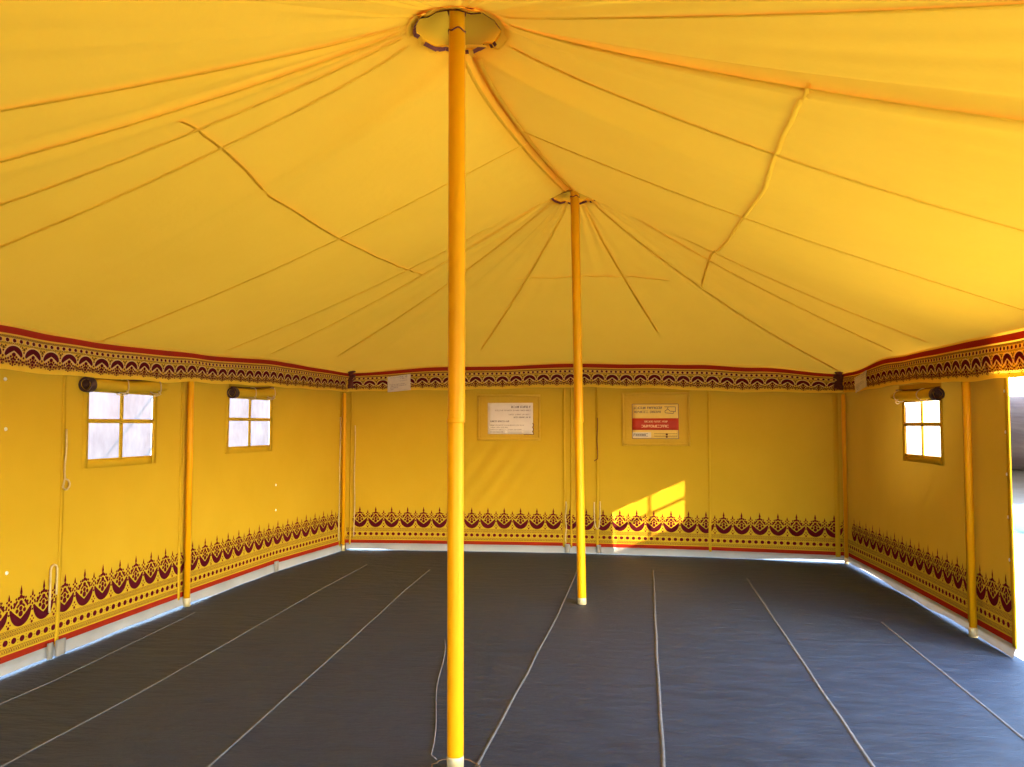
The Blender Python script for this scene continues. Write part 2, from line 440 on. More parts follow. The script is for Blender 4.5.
# stitched rings and caps at the pole tops
for C, R, H, nm in ((NEAR, RN, HN, 'near'), (FAR, RF, HF, 'far')):
    m = MB(); n = 72
    def rp(k, r, dz):
        g = 2*PI*k/n
        return Vector((C.x+r*math.cos(g), C.y+r*math.sin(g), H+dz+.006*math.sin(g*7)+.004*math.sin(g*13)))
    m.grid([[rp(k, R+.030, -.022) for k in range(n)], [rp(k, R+.012, -.010) for k in range(n)], [rp(k, R-.004, -.012) for k in range(n)],
            [rp(k, R-.012, -.002) for k in range(n)], [rp(k, R-.004, .006) for k in range(n)]], 0, True, True)
    ring = obj('ring_hem', m, M['tape'], ceiling)
    m = MB()
    for k in range(44):
        g = 2*PI*(k+random.uniform(-.2, .2))/44; w = random.choice((.5, .8, 1.1))*.02
        if random.random() < (.05 if math.sin(g) < 0 else .22): continue
        for_d = [rp(n*(g/(2*PI))+dk, R-.0145+.014*j, -.006-.014*j) for dk in (-w*60, w*60) for j in (0, 1)]
        m.face([m.vert(p) for p in (for_d[0], for_d[2], for_d[3], for_d[1])])
    obj('stitching', m, M['brown'], ring)
    m = MB(); prof = [(R+.07, .004), (R+.01, .016), (R*.82, .055), (R*.55, .11), (R*.34, .145), (.058, .175), (.042, .20), (.002, .205)]
    rws = [[(C.x+r*(1+.03*math.sin(5*2*PI*k/n))*math.cos(2*PI*k/n), C.y+r*(1+.03*math.sin(5*2*PI*k/n))*math.sin(2*PI*k/n), H+z+.006*math.sin(9*2*PI*k/n)*(R-r)/R) for k in range(n)] for r, z in prof]
    m.grid(rws, 0, True, True)
    cap = obj('pole_cap', m, M['wall'], ceiling)
    m = MB()
    for k in range(6):
        g = 2*PI*k/6+.3; a = (math.cos(g), math.sin(g))
        P = [(C.x+a[0]*r, C.y+a[1]*r, H+z) for r, z in ((.045, .165), (.062, .140), (.07, .115), (.062, .095))]
        m.tube(P, .011, 6)
    obj('cap_strap', m, M['brown'], cap)

# ------------------------------------------------------------------ printed borders
PER = .196
def disc(mb, F, x, z, r, o, mi, n=10, rz=None):
    rz = rz or r
    mb.poly([F(x+r*math.cos(2*PI*k/n), z+rz*math.sin(2*PI*k/n), o) for k in range(n)], mi)
def strip(mb, F, A, B, o, mi):
    a = [mb.vert(F(x, z, o)) for x, z in A]; b = [mb.vert(F(x, z, o)) for x, z in B]
    for i in range(len(a)-1): mb.face((a[i], a[i+1], b[i+1], b[i]), mi)
def rectstrip(mb, F, x0, x1, z0, z1, o, mi, ds=.05):
    n = max(1, int(abs(x1-x0)/ds)); xs = [x0+(x1-x0)*i/n for i in range(n+1)]
    strip(mb, F, [(x, z0) for x in xs], [(x, z1) for x in xs], o, mi)
def line(mb, F, p, q, w, o, mi):
    dx, dz = q[0]-p[0], q[1]-p[1]; L = math.hypot(dx, dz); nx, nz = -dz/L*w/2, dx/L*w/2
    mb.poly([F(p[0]+nx, p[1]+nz, o), F(q[0]+nx, q[1]+nz, o), F(q[0]-nx, q[1]-nz, o), F(p[0]-nx, p[1]-nz, o)], mi)

def lower_motif(mb, F, x, o=.0030):
    MA = 1
    A, B = [], []
    for k in range(21):
        g = PI+PI*k/20; c, s = math.cos(g), math.sin(g)
        A.append((x+.091*c, .372+.104*s))
        w = abs(c)
        B.append((x+.079*c, .380-.066*(1-w)**.85))
    strip(mb, F, A, B, o, MA)
    disc(mb, F, x, .345, .019, o, MA); disc(mb, F, x-.031, .364, .014, o, MA, 8); disc(mb, F, x+.031, .364, .014, o, MA, 8)
    disc(mb, F, x, .378, .015, o, MA, 8); disc(mb, F, x, .412, .016, o, MA, 8); disc(mb, F, x, .448, .014, o, MA, 8)
    disc(mb, F, x, .470, .010, o, MA, 7)
    mb.poly([F(x-.011, .474, o), F(x+.011, .474, o), F(x, .520, o)], MA)
    for sx in (-1, 1):
        line(mb, F, (x+sx*.062, .386), (x+sx*.030, .426), .016, o, MA)
        line(mb, F, (x+sx*.034, .384), (x+sx*.012, .402), .014, o, MA)
        disc(mb, F, x+sx*.020, .440, .011, o, MA, 8)
        disc(mb, F, x+sx*.055, .412, .009, o, MA, 7); disc(mb, F, x+sx*.040, .438, .008, o, MA, 7)
        disc(mb, F, x+sx*.076, .394, .008, o, MA, 7)
    # the sprig between two motifs
    y = x+PER/2
    disc(mb, F, y, .276, .010, o, MA, 8); disc(mb, F, y-.014, .292, .006, o, MA, 7); disc(mb, F, y+.014, .292, .006, o, MA, 7); disc(mb, F, y, .310, .008, o, MA, 7)
    for (dx, z, r) in ((0, .352, .008), (-.013, .372, .0085), (.013, .372, .0085), (0, .388, .008), (-.018, .404, .008), (.018, .404, .008), (0, .416, .010), (-.016, .432, .008), (.016, .432, .008), (0, .444, .009)):
        disc(mb, F, y+dx, z, r, o, MA, 7)
    mb.poly([F(y-.008, .450, o), F(y+.008, .450, o), F(y, .480, o)], MA)

def fine_band(mb, F, x0, x1, z0, z1, o, mi, step=.019):
    n = int((x1-x0)/step)
    h = (z1-z0)
    for i in range(n):
        x = x0+step*i
        mb.poly([F(x, z0+h*.18, o), F(x+step*.78, z0+h*.18, o), F(x+step*.39, z0+h*.80, o)], mi)
        mb.poly([F(x+step*.55, z0+h*.84, o), F(x+step*.90, z0+h*.52, o), F(x+step*1.15, z0+h*.84, o)], mi)
    for a, b in ((0, .10), (.90, 1.0)): rectstrip(mb, F, x0, x1, z0+h*a, z0+h*b, o, mi)

def lower_border(mb, path, s0, s1, phase=0.):
    F = lambda x, z, o: path.at(x, z, o)
    rectstrip(mb, F, s0, s1, .068, .118, .0022, 2)
    for a, b in ((.128, .158), (.222, .240), (.244, .262)): fine_band(mb, F, s0, s1, a, b, .0024, 3)
    n = int((s1-s0-.01)/.0685)
    for i in range(n):
        x = s0+.036+.0685*i
        disc(mb, F, x, .190, .0215, .0026, 1, 10, .0195)
        disc(mb, F, x+.034, .190, .005, .0026, 1, 4); disc(mb, F, x+.034, .207, .004, .0026, 1, 4); disc(mb, F, x+.034, .173, .004, .0026, 1, 4)
    x = s0+.10+phase
    while x < s1-.073:
        lower_motif(mb, F, x); x += PER

# ------------------------------------------------------------------ walls
def wall_mesh(path, s0, s1, ztop, holes, ds=.055, dz=.055):
    ss = set([s0, s1]); zs = set([.055])
    for a, b, c, d in holes: ss |= {a, b}; zs |= {c, d}
    def fill(vals, lo, hi, st):
        v = sorted(vals); out = []
        for p, q in zip(v, v[1:]):
            n = max(1, int(math.ceil((q-p)/st))); out += [p+(q-p)*i/n for i in range(n)]
        return out+[v[-1]]
    zs.add(1.80); S = fill(ss, s0, s1, ds); Z = fill(zs, 0, 0, dz)
    mb = MB(); I = [[mb.vert(path.at(q, z)) for q in S] for z in Z]
    top = [mb.vert(path.at(q, ztop(q))) for q in S]; I.append(top)
    for j in range(len(I)-1):
        zc = (Z[j]+(Z[j+1] if j+1 < len(Z) else 2.1))/2
        for i in range(len(S)-1):
            sc = (S[i]+S[i+1])/2
            if any(a < sc < b and c < zc < d for a, b, c, d in holes): continue
            mb.face((I[j][i], I[j][i+1], I[j+1][i+1], I[j+1][i]), 0, True)
    return mb
WIN1 = (4.578, 5.345, 1.262, 1.738); WIN2 = (6.522, 7.316, 1.298, 1.758); WIN3 = (1.742, 2.54, 1.246, 1.704)
END = 3.712                                             # where the right wall stops, beside the opening
def rwall(a, b): return lambda q: slut(a, q*b)
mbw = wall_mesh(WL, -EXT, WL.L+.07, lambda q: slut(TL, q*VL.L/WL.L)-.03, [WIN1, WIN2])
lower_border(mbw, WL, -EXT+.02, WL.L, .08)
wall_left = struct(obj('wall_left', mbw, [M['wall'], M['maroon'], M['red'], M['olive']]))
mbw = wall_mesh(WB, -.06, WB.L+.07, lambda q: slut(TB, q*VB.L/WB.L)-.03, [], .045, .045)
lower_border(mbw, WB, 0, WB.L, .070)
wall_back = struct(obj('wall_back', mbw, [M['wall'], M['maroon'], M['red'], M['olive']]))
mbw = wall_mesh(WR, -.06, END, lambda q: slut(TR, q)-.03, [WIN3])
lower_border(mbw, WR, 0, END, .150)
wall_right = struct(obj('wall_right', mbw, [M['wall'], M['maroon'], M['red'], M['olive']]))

# unseen wall panels added at the front and near right to hold back light
WF = Path([(FRONT_X, YF-.02), (-3.79, YF-.02)], wav(21.3, .02)); WF2 = Path([(2.41, YF-.02), (FRONT_X2, YF-.02)], wav(25.3, .02))
WR2 = Path([(2.405, RIGHT_Y), (2.41, YF-.02)], wav(29.3, .02))
for nm, P in (('added_wall_front', WF), ('added_wall_front_right', WF2), ('added_wall_right_front', WR2)):
    mbw = wall_mesh(P, 0, P.L, lambda q: 2.06, [])
    lower_border(mbw, P, .02, P.L, .02)
    struct(obj(nm, mbw, [M['wall'], M['maroon'], M['red'], M['olive']]))

# white ground flaps along the foot of the walls
def ground_flap(name, path, s0, s1, gap):
    mb = MB(); n = int((s1-s0)/.05); rows = [[], [], [], []]
    for i in range(n+1):
        q = s0+(s1-s0)*i/n; g = gap(q)
        w = .010*noise.noise(Vector((q*2.3, s1, 0)))
        for k, (z, o) in enumerate(((.078, .004), (.062, .008), (.035, .016+w), (0, .024+w*1.5))):
            rows[k].append(path.at(q, max(z, g) if k == 3 else z, o))
    mb.grid(rows, 0)
    return struct(obj(name, mb, M['flap']))
ground_flap('baseboard_left', WL, -EXT, WL.L, lambda q: .010+.008*noise.noise(Vector((q*.8, 2, 0))) if q < 6.2 else .002)
ground_flap('baseboard_back', WB, 0, WB.L, lambda q: lut([(0, .004), (.1, .014), (.45, .012), (.6, .001), (2.6, .001), (3.1, .002), (4.8, .002), (5.3, .026), (5.8, .026)], q))
ground_flap('baseboard_right', WR, 0, END, lambda q: lut([(0, .024), (1.2, .026), (1.5, .006), (2.3, .006), (2.6, .020), (3.0, .018), (3.3, .008), (3.66, .002)], q))

def lap(parent, path, s, z0, z1, w=.03, o=.008):
    mb = MB(); slab(mb, path, s-w/2, s+w/2, z0, z1, .002, o, .05, 0, .08)
    obj('panel_seam', mb, M['wall'], parent)
for s in (3.62, 4.33, 5.76): lap(wall_left, WL, s, .06, 1.9)
for s, w in ((1.433, .02), (2.650, .03), (2.735, .02), (3.043, .03), (4.329, .03), (5.692, .05)): lap(wall_back, WB, s, .06, 1.96, w)
for s, w in ((2.99, .03), (3.687, .05)): lap(wall_right, WR, s, .06, 1.86, w, .007)
lap(wall_left, WL, WL.L-.17, .06, 1.95, .018, .012); lap(wall_left, WL, WL.L-.09, .06, 1.95, .02, .014)
lap(wall_back, WB, .05, .06, 1.95, .018, .012)

def eyelet(parent, path, s, z):
    mb = MB(); F = lambda x, zz, o: path.at(x, zz, o)
    n = 12
    rws = [[path.at(s+r*math.cos(2*PI*k/n), z+r*math.sin(2*PI*k/n), o) for k in range(n)] for r, o in ((.012, .004), (.010, .008), (.006, .008), (.004, .005))]
    mb.grid(rws, 0, True, True); mb.poly(rws[-1])
    obj('eyelet', mb, M['eyelet'], parent)
for s, z in ((3.826, 1.779), (3.838, 1.478), (3.874, .613), (7.465, .885), (7.474, .627)): eyelet(wall_left, WL, s, z)
for z in (1.727, 1.456, 1.179, .90, .622): eyelet(wall_right, WR, 3.655, z)
# little toggles of webbing at the foot of the left panel joint and by the posts
for path, par, s, w in ((WL, wall_left, 4.24, .04), (WL, wall_left, 4.335, .08), (WL, wall_left, 3.70, .07), (WL, wall_left, WL.L-.12, .10), (WL, wall_left, 7.46, .07), (WB, wall_back, 2.69, .06), (WB, wall_back, 3.06, .05)):
    mb = MB(); slab(mb, path, s-w/2, s+w/2, .004, .105 if w < .09 else .085, .026, .040, .02)
    obj('webbing_tab', mb, M['flap'], par)

# ------------------------------------------------------------------ windows
def window(idx, path, win, parent):
    a, b, c, d = win; mb = MB(); mw = .030
    ms = (a+b)/2-.012 if idx == 1 else (a+b)/2; mz = c+(d-c)*.565 if idx != 3 else c+(d-c)*.575
    for s0, s1, z0, z1 in ((a-.055, a+.004, c-.06, d+.055), (b-.004, b+.055, c-.06, d+.055), (a, b, d-.004, d+.055), (a, b, c-.06, c+.004)):
        slab(mb, path, s0, s1, z0, z1, .0015, .0045, .08)
    w = struct(obj('window_%d' % idx, mb, M['wall']))
    mb = MB()
    slab(mb, path, ms-mw/2, ms+mw/2, c, d, -.004, .006, .08)
    slab(mb, path, a, b, mz-mw/2, mz+mw/2, -.005, .007, .08)
    obj('glazing_bars', mb, M['wall'], w)
    mb = MB(); n, m = 26, 18
    rows = [[path.at(a+(b-a)*i/n, c+(d-c)*j/m, -.009+.006*noise.noise(Vector((i*.35, j*.25, idx*3.)))) for i in range(n+1)] for j in range(m+1)]
    mb.grid(rows); obj('pane', mb, M['pane'], w)
    return w
window(1, WL, WIN1, wall_left); window(2, WL, WIN2, wall_left); window(3, WR, WIN3, wall_right)

def rolled_flap(path, s0, s1, z0, z1, end, label, ties):
    """a rolled up canvas flap; end is the s of the open dark end that faces the room's front"""
    ce = path.at((s0+s1)/2, (z0+z1)/2, .06); root = thing('rolled_window_flap', label, 'window flap', ce, 'rolled flaps above the tent windows')
    R = .046; mb = MB(); n = 40; rows = []
    K = 18
    for i in range(K+1):
        t = i/K; s = s0+(s1-s0)*t; z = z0+(z1-z0)*t; row = []
        tip = 1-.45*max(0, (abs(t-(0 if end == s1 else 1)) < .12))*(1-abs(t-(0 if end == s1 else 1))/.12)
        for k in range(n+1):
            u = k/n; g = PI*.5+u*2*PI*1.85; r = R*(1-.34*u)*(1+.05*math.sin(3*g+4*t))*tip
            row.append(path.at(s, z+r*math.sin(g)+.006*math.sin(t*9), .052+r*math.cos(g)))
        rows.append(row)
    mb.grid(rows); 
    # the flat part running up under the eave
    slab(mb, path, s0+.03, s1-.03, (z0+z1)/2+.02, (z0+z1)/2+.10, .006, .010, .06)
    obj('canvas_roll', mb, M['wall'], root)
    sg = -1 if end == s0 else 1; ze = z0 if end == s0 else z1
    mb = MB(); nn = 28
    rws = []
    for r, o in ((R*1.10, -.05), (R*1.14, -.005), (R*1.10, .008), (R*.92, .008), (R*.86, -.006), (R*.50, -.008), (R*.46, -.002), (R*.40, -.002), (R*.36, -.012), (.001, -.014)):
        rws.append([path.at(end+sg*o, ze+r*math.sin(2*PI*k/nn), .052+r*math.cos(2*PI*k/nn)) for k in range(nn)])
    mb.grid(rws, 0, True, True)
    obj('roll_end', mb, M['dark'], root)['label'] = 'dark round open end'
    for q in ties:
        t = (q-s0)/(s1-s0); z = z0+(z1-z0)*t; pts = []
        for k in range(17):
            g = PI*.62-2*PI*k/16*.92; pts.append(path.at(q+.012*math.sin(k*.9), z+(R*1.12)*math.sin(g), .052+R*1.12*math.cos(g)))
        for k in range(6): pts.append(path.at(q-.012*k, z-R-.010-.012*math.sin(k*.6), .095-.012*k))
        mb = MB(); mb.tube(pts, .0042, 6); obj('tie', mb, M['cord'], root)
    mb = MB(); mb.tube([path.at(s0+.02+(s1-s0-.04)*i/12, (z0+z1)/2+.056+(z1-z0)*(i/12-.5)-.008*math.sin(PI*i/12), .03) for i in range(13)], .006, 6)
    obj('hanging_cord', mb, M['brown'], root)
    return root
rolled_flap(WL, 4.48, 5.43, 1.778, 1.798, 4.48, 'rolled yellow canvas flap with dark round end above the nearer left window', (4.89, 5.30))
rolled_flap(WL, 6.48, 7.36, 1.800, 1.832, 6.48, 'rolled yellow canvas flap above the small left window farther from the front', (6.86, 7.25))
rolled_flap(WR, 1.60, 2.64, 1.762, 1.746, 2.64, 'rolled yellow canvas flap above the right wall window, its dark end toward the opening', (1.78, 2.33))

# ------------------------------------------------------------------ valances
def valance(path, T, B, label, phase, parts=()):
    L = path.L; mb = MB()
    def F(x, v, o):                                     # v is measured down from the top edge, 0.27 m in all
        q = min(max(x, 0), L); zt = slut(T, q); zb = slut(B, q)+.004*math.sin(q*9)
        k = v/.27; p = path.at(q, zt+(zb-zt)*k, o-.004+.012*math.sin(PI*min(1, max(0, k)))); return p
    n = int(L/.04); rows = [[F(L*i/n, .27*j/8, 0) for i in range(n+1)] for j in range(9)]
    mb.grid(rows, 0)
    e = .01
    rectstrip(mb, F, 0, L, .016, .058, .0015, 2); rectstrip(mb, F, 0, L, .068, .228, .0014, 4)
    rectstrip(mb, F, 0, L, .242, .270, .0015, 5)
    fine_band(mb, F, 0, L, .070, .082, .002, 3, .016); fine_band(mb, F, 0, L, .110, .121, .002, 3, .016)
    m = int((L-.02)/.0545)
    for i in range(m):
        x = .03+.0545*i; disc(mb, F, x, .0965, .0195, .0024, 6, 10, .0145); disc(mb, F, x, .0965, .0145, .0036, 1, 10, .0120)
    x = .085+phase
    while x < L-.07:
        strip(mb, F, [(x+.079*math.cos(PI*k/16), .184-.064*math.sin(PI*k/16)) for k in range(17)], [(x+.066*math.cos(PI*k/16), .186-.046*math.sin(PI*k/16)) for k in range(17)], .0028, 6)
        A, Bq = [], []
        for k in range(17):
            g = PI*k/16; c, sn = math.cos(g), math.sin(g); w = abs(c)
            A.append((x+.071*c, .184-.056*sn)); Bq.append((x+.058*c, .192-.036*(1-w)**.8))
        strip(mb, F, A, Bq, .0042, 1)
        strip(mb, F, [(a_, v+.001) for a_, v in Bq], [(x+(a_-x)*.80, v+.010) for a_, v in Bq], .0034, 6)
        disc(mb, F, x, .180, .016, .0050, 1, 9, .013)
        for sx in (-1, 1):
            line(mb, F, (x+sx*.055, .196), (x+sx*.020, .214), .007, .0034, 6)
            for dx, v, r in ((.022, .193, .009), (.040, .204, .009), (.014, .208, .009), (.058, .208, .008), (.030, .222, .009), (.050, .226, .008), (.018, .236, .007), (.074, .216, .008)):
                disc(mb, F, x+sx*dx, v, r, .0048, 1, 7, r*.85)
        disc(mb, F, x, .202, .010, .0048, 1, 7); disc(mb, F, x, .224, .011, .0048, 1, 7); disc(mb, F, x, .242, .007, .0048, 1, 7)
        y = x+.0815
        for dx, v, r in ((0, .142, .010), (-.015, .132, .007), (.015, .132, .007), (0, .160, .007), (0, .192, .008), (0, .232, .007)):
            disc(mb, F, y+dx, v, r, .0040, 3 if v < .15 else 1, 6)
        x += .163
    rr = random.Random(int(L*100)); 
    for i in range(int(L*210)):                         # the fine speckle between the figures
        x = rr.uniform(.01, L-.01); v = rr.choice((rr.uniform(.122, .165), rr.uniform(.196, .240)))
        disc(mb, F, x, v, rr.uniform(.003, .005), .0018, 3, 4)
    o = obj('patterned_valance', mb, [M['valance'], M['maroon'], M['red'], M['olive'], M['mottle'], M['hem'], M['cream']])
    tag(o, label, 'valance', 'printed valances under the eaves')
    return o, F
val_l, FL = valance(VL, TL, BLo, 'red-striped printed valance along the left wall, above two windows', -.045)
val_b, FB = valance(VB, TB, BB, 'red-striped printed valance across the back wall, behind both centre poles', .02)
val_r, FR = valance(VR, TR, BR, 'red-striped printed valance along the right wall, its near end glowing orange in sun', .05)
def knot(F, x, par, sd):
    rr = random.Random(sd); mb = MB()
    for k in range(4):
        P = [F(x+rr.uniform(-.045, .045)+.010*k*math.sin(i*1.3+k), -.02+.24*i/9, .012+.012*math.sin(i*1.1+k)) for i in range(10)]
        mb.tube(P, [.016+.008*math.sin(i*1.7+k) for i in range(10)], 7)
    obj('corner_tie', mb, M['brown'], par)['label'] = 'dark brown cloth tie bunched in the corner'
knot(FB, .035, val_b, 3); knot(FB, VB.L-.045, val_b, 5)

# ------------------------------------------------------------------ printed notices
def glyphs(mb, path, x0, x1, z, h, o, mi, seed, wordlen=(3, 8), gw=.62):
    """a line of small, unreadable letter strokes"""
    r = random.Random(seed); x = x0; w = h*gw; left = r.randint(*wordlen)
    F = lambda a, b: path.at(a, b, o)
    def q(a, b, c, d): mb.poly([F(a, c), F(b, c), F(b, d), F(a, d)], mi)
    while x+w < x1:
        k = r.randint(0, 5); st = h*.20
        if k in (0, 1, 2, 4): q(x, x+st, z, z+h)
        if k in (1, 2, 3): q(x+w*.78-st, x+w*.78, z, z+h*(1 if k != 2 else .6))
        if k in (0, 2, 4, 5): q(x, x+w*.78, z+h-st, z+h)
        if k in (0, 3, 5): q(x, x+w*.78, z, z+st)
        if k in (1, 3, 4): q(x, x+w*.70, z+h*.42, z+h*.42+st)
        x += w; left -= 1
        if left == 0: x += w*.8; left = r.randint(*wordlen)

def patch(path, s0, s1, z0, z1, name, label):
    root = thing(name, label, 'notice', path.at((s0+s1)/2, z0, .01))
    mb = MB(); slab(mb, path, s0, s1, z0, z1, .004, .012, .05)
    for a, b, c, d in ((s0, s1, z0, z0+.035), (s0, s1, z1-.035, z1), (s0, s0+.03, z0, z1), (s1-.03, s1, z0, z1)):
        slab(mb, path, a, b, c, d, .011, .0165, .06)
    obj('canvas_backing', mb, M['patch'], root)
    return root
n1 = patch(WB, 1.610, 2.370, 1.318, 1.872, 'notice_sheet', 'white printed notice on a yellow canvas patch, back wall right of near pole')
mb = MB(); slab(mb, WB, 1.738, 2.281, 1.397, 1.770, .0125, .0145, .05)
sheet = obj('paper_sheet', mb, M['paper'], n1); sheet['label'] = 'white paper sheet'
def text_line(parent, path, x0, x1, z, h, o, mat, seed, *k):
    mb = MB(); glyphs(mb, path, x0, x1, z, h, o, 0, seed, *k); return obj('text_line', mb, mat, parent)
I, J = M['ink'], M['inkfaint']
for a in ((2.02, 2.262, 1.708, .026, .0155, I, 4, (6, 8)), (1.83, 2.262, 1.672, .015, .0155, J, 5), (1.99, 2.255, 1.622, .016, .0155, J, 6), (2.05, 2.255, 1.588, .017, .0155, I, 7),
          (1.768, 2.00, 1.540, .019, .0155, I, 8, (6, 9)), (1.768, 2.18, 1.494, .015, .0155, J, 9), (1.768, 1.98, 1.468, .014, .0155, J, 10), (1.768, 2.16, 1.442, .014, .0155, J, 11), (1.768, 1.93, 1.414, .015, .0155, J, 12)):
    text_line(sheet, WB, *a)
mb = MB()                                              # torn tape at the sheet's corner
P = [WB.at(2.284+.008*math.sin(i*2.1), 1.39+.017*i, .018) for i in range(9)]; mb.tube(P, .005, 5)
P = [WB.at(2.17+.014*i, 1.392-.004*math.sin(i*1.9), .018) for i in range(9)]; mb.tube(P, .004, 5)
obj('torn_edge', mb, M['brown'], sheet)

n2 = patch(WB, 3.335, 4.122, 1.262, 1.884, 'notice_label', 'yellow canvas patch with red-banded printed label, back wall right of far pole')
mb = MB(); slab(mb, WB, 3.456, 3.992, 1.343, 1.751, .0125, .0142, .05)
lb = obj('printed_label', mb, M['label_yel'], n2)
mb = MB(); slab(mb, WB, 3.457, 3.991, 1.447, 1.583, .0143, .0152, .05); band = obj('red_band', mb, M['label_red'], lb); band['label'] = 'red band with pale lettering'
mb = MB(); F = lambda x, z, o: WB.at(x, z, o); o = .0152
for z in (1.347, 1.748): rectstrip(mb, F, 3.458, 3.990, z-.003, z+.003, o, 0)
for s in (3.459, 3.989): rectstrip(mb, F, s-.003, s+.003, 1.346, 1.749, o, 0)
obj('printed_border', mb, M['ink'], lb)
mb = MB()
for a, b in (((3.83, 1.715), (3.955, 1.715)), ((3.955, 1.715), (3.955, 1.655)), ((3.835, 1.665), (3.870, 1.690)), ((3.870, 1.690), (3.895, 1.665)), ((3.895, 1.665), (3.955, 1.660)), ((3.84, 1.645), (3.93, 1.638)), ((3.835, 1.665), (3.84, 1.645)), ((3.93, 1.638), (3.94, 1.66)), ((3.862, 1.69), (3.872, 1.712))):
    line(mb, F, a, b, .006, o, 0)
obj('line_drawing', mb, M['ink'], lb)
text_line(lb, WB, 3.48, 3.82, 1.690, .028, o, I, 21, (6, 9), .70); text_line(lb, WB, 3.485, 3.80, 1.644, .026, o, I, 22, (8, 11), .70)
mb = MB(); rectstrip(mb, F, 3.462, 3.675, 1.357, 1.420, o-.0003, 0); obj('pale_strip', mb, M['paper_aged'], lb)
text_line(lb, WB, 3.472, 3.665, 1.372, .034, o+.001, I, 24, (6, 7), .72)
mb = MB()
for z in (1.407, 1.388, 1.370): rectstrip(mb, F, 3.71, 3.975, z-.002, z+.002, o, 0)
for z in (1.395, 1.368): disc(mb, F, 3.855, z, .013, o+.001, 1, 8)
obj('fine_print', mb, [M['olive'], M['brown']], lb)
text_line(lb, WB, 3.60, 3.87, 1.535, .020, .0162, M['label_text'], 25, (5, 9)); text_line(lb, WB, 3.565, 3.885, 1.476, .030, .0162, M['label_text'], 26, (30, 30), .70)

def card(F, x0, x1, v0, v1, label, seed, tilt=0.):
    mb = MB(); n = 5
    def P(x, v, o): return F(x, v+tilt*(x-(x0+x1)/2), o)
    g = [[P(x0+(x1-x0)*i/n, v0+(v1-v0)*j/n, .016) for i in range(n+1)] for j in range(n+1)]
    mb.grid(g); mb.grid([[P(x0+(x1-x0)*i/n, v0+(v1-v0)*j/n, .012) for i in range(n+1)][::-1] for j in range(n+1)])
    o = tag(obj('paper_label', mb, M['paper_aged']), label, 'label')
    class Q:                                           # lets glyphs() run on the valance
        @staticmethod
        def at(a, b, oo): return P(a, v1-(b), oo)
    H = v1-v0; W = x1-x0; tl = lambda *a: text_line(o, Q, a[0], a[1], a[2], a[3], .0172, J, a[4])
    tl(x0+W*.52, x1-W*.1, H*.86, .015, seed); tl(x0+W*.12, x0+W*.5, H*.88, .008, seed+1)
    tl(x0+W*.55, x1-W*.1, H*.76, .012, seed+2); tl(x0+W*.55, x1-W*.12, H*.62, .010, seed+3)
    for i, (a, b) in enumerate(((.10, .8), (.14, .84), (.12, .5), (.14, .3))): tl(x0+W*a, x0+W*b, H*(.42-.1*i), .011, seed+4+i)
    return o
card(FB, .495, .778, .085, .272, 'small pale paper label pinned to the back valance near its left corner', 40, -.05)
card(FR, .54, .93, .080, .258, 'small aged paper label pinned to the right valance beside the back corner', 60, -.10)

# ------------------------------------------------------------------ poles
def centre_pole(C, top, zj, label, lean=0., R=.0365):
    class MB(globals()['MB']):                          # the pole leans a little on its way up
        def vert(s, p): return super().vert((p[0]+lean*p[2]/top, p[1], p[2]))
    root = thing('centre_pole', label, 'tent pole', (C.x, C.y, 0), 'tall yellow centre poles')
    mb = MB(); mb.lathe((C.x, C.y, 0), [(R*.97, .05), (R, .06), (R, zj-.02), (R*.98, zj)], 28); obj('lower_tube', mb, M['pole'], root)
    mb = MB(); mb.lathe((C.x+.004, C.y, 0), [(R*1.00, zj-.01), (R*1.05, zj), (R*1.05, top-.10), (R, top-.095)], 28); obj('upper_tube', mb, M['pole'], root)
    mb = MB(); mb.lathe((C.x, C.y, 0), [(R*1.08, zj-.012), (R*1.10, zj-.006), (R*1.10, zj+.004), (R*1.07, zj+.008)], 28); obj('joint_collar', mb, M['pole'], root)
    mb = MB(); mb.lathe((C.x+.004, C.y, 0), [(R*1.0, top-.10), (R*1.02, top-.09), (R*.95, top+.02), (R*.5, top+.03), (.012, top+.05), (.01, top+.10)], 24); obj('top_spigot', mb, M['pole_worn'] if False else M['pole'], root)
    mb = MB()
    mb.tube([(C.x+.004+R*1.07*math.cos(2*PI*k/28), C.y+R*1.07*math.sin(2*PI*k/28), top-.098+.006*math.sin(k*.9)) for k in range(28)], .004, 6, 0, True); obj('top_ring', mb, M['brown'], root)
    mb = MB(); mb.lathe((C.x, C.y, 0), [(R*1.02, .001), (R*1.02, .048), (R*.98, .056)], 28); obj('foot', mb, M['pole_worn'], root)['label'] = 'worn pale foot of the pole'
    return root
centre_pole(NEAR, HN+.085, 1.522, 'tall yellow centre pole nearest the front, passing before the ridge', -.008)
centre_pole(FAR_FOOT, HF+.085, 1.535, 'tall yellow centre pole farther in, standing before the back wall', -.052)
def side_pole(x, y, top, label, r=.026):
    root = thing('side_pole', label, 'tent pole', (x, y, 0), 'yellow side poles under the eaves')
    mb = MB(); mb.lathe((x, y, 0), [(r, .06), (r, top-.02), (r*.6, top)], 20); obj('tube', mb, M['pole'], root)
    mb = MB(); mb.lathe((x, y, 0), [(r*1.1, .001), (r*1.12, .055), (r*1.03, .068)], 20); obj('foot', mb, M['pole_worn'], root)
    return root
side_pole(-3.717, 6.423, 2.03, 'yellow side pole against the left wall between its two windows')
side_pole(2.345, 6.344, 2.03, 'yellow side pole against the right wall beside the bright opening')
side_pole(-3.500, 9.50, 1.89, 'thin yellow pole in the back left corner', .022)
side_pole(2.228, 9.440, 1.84, 'thin yellow pole in the back right corner', .022)

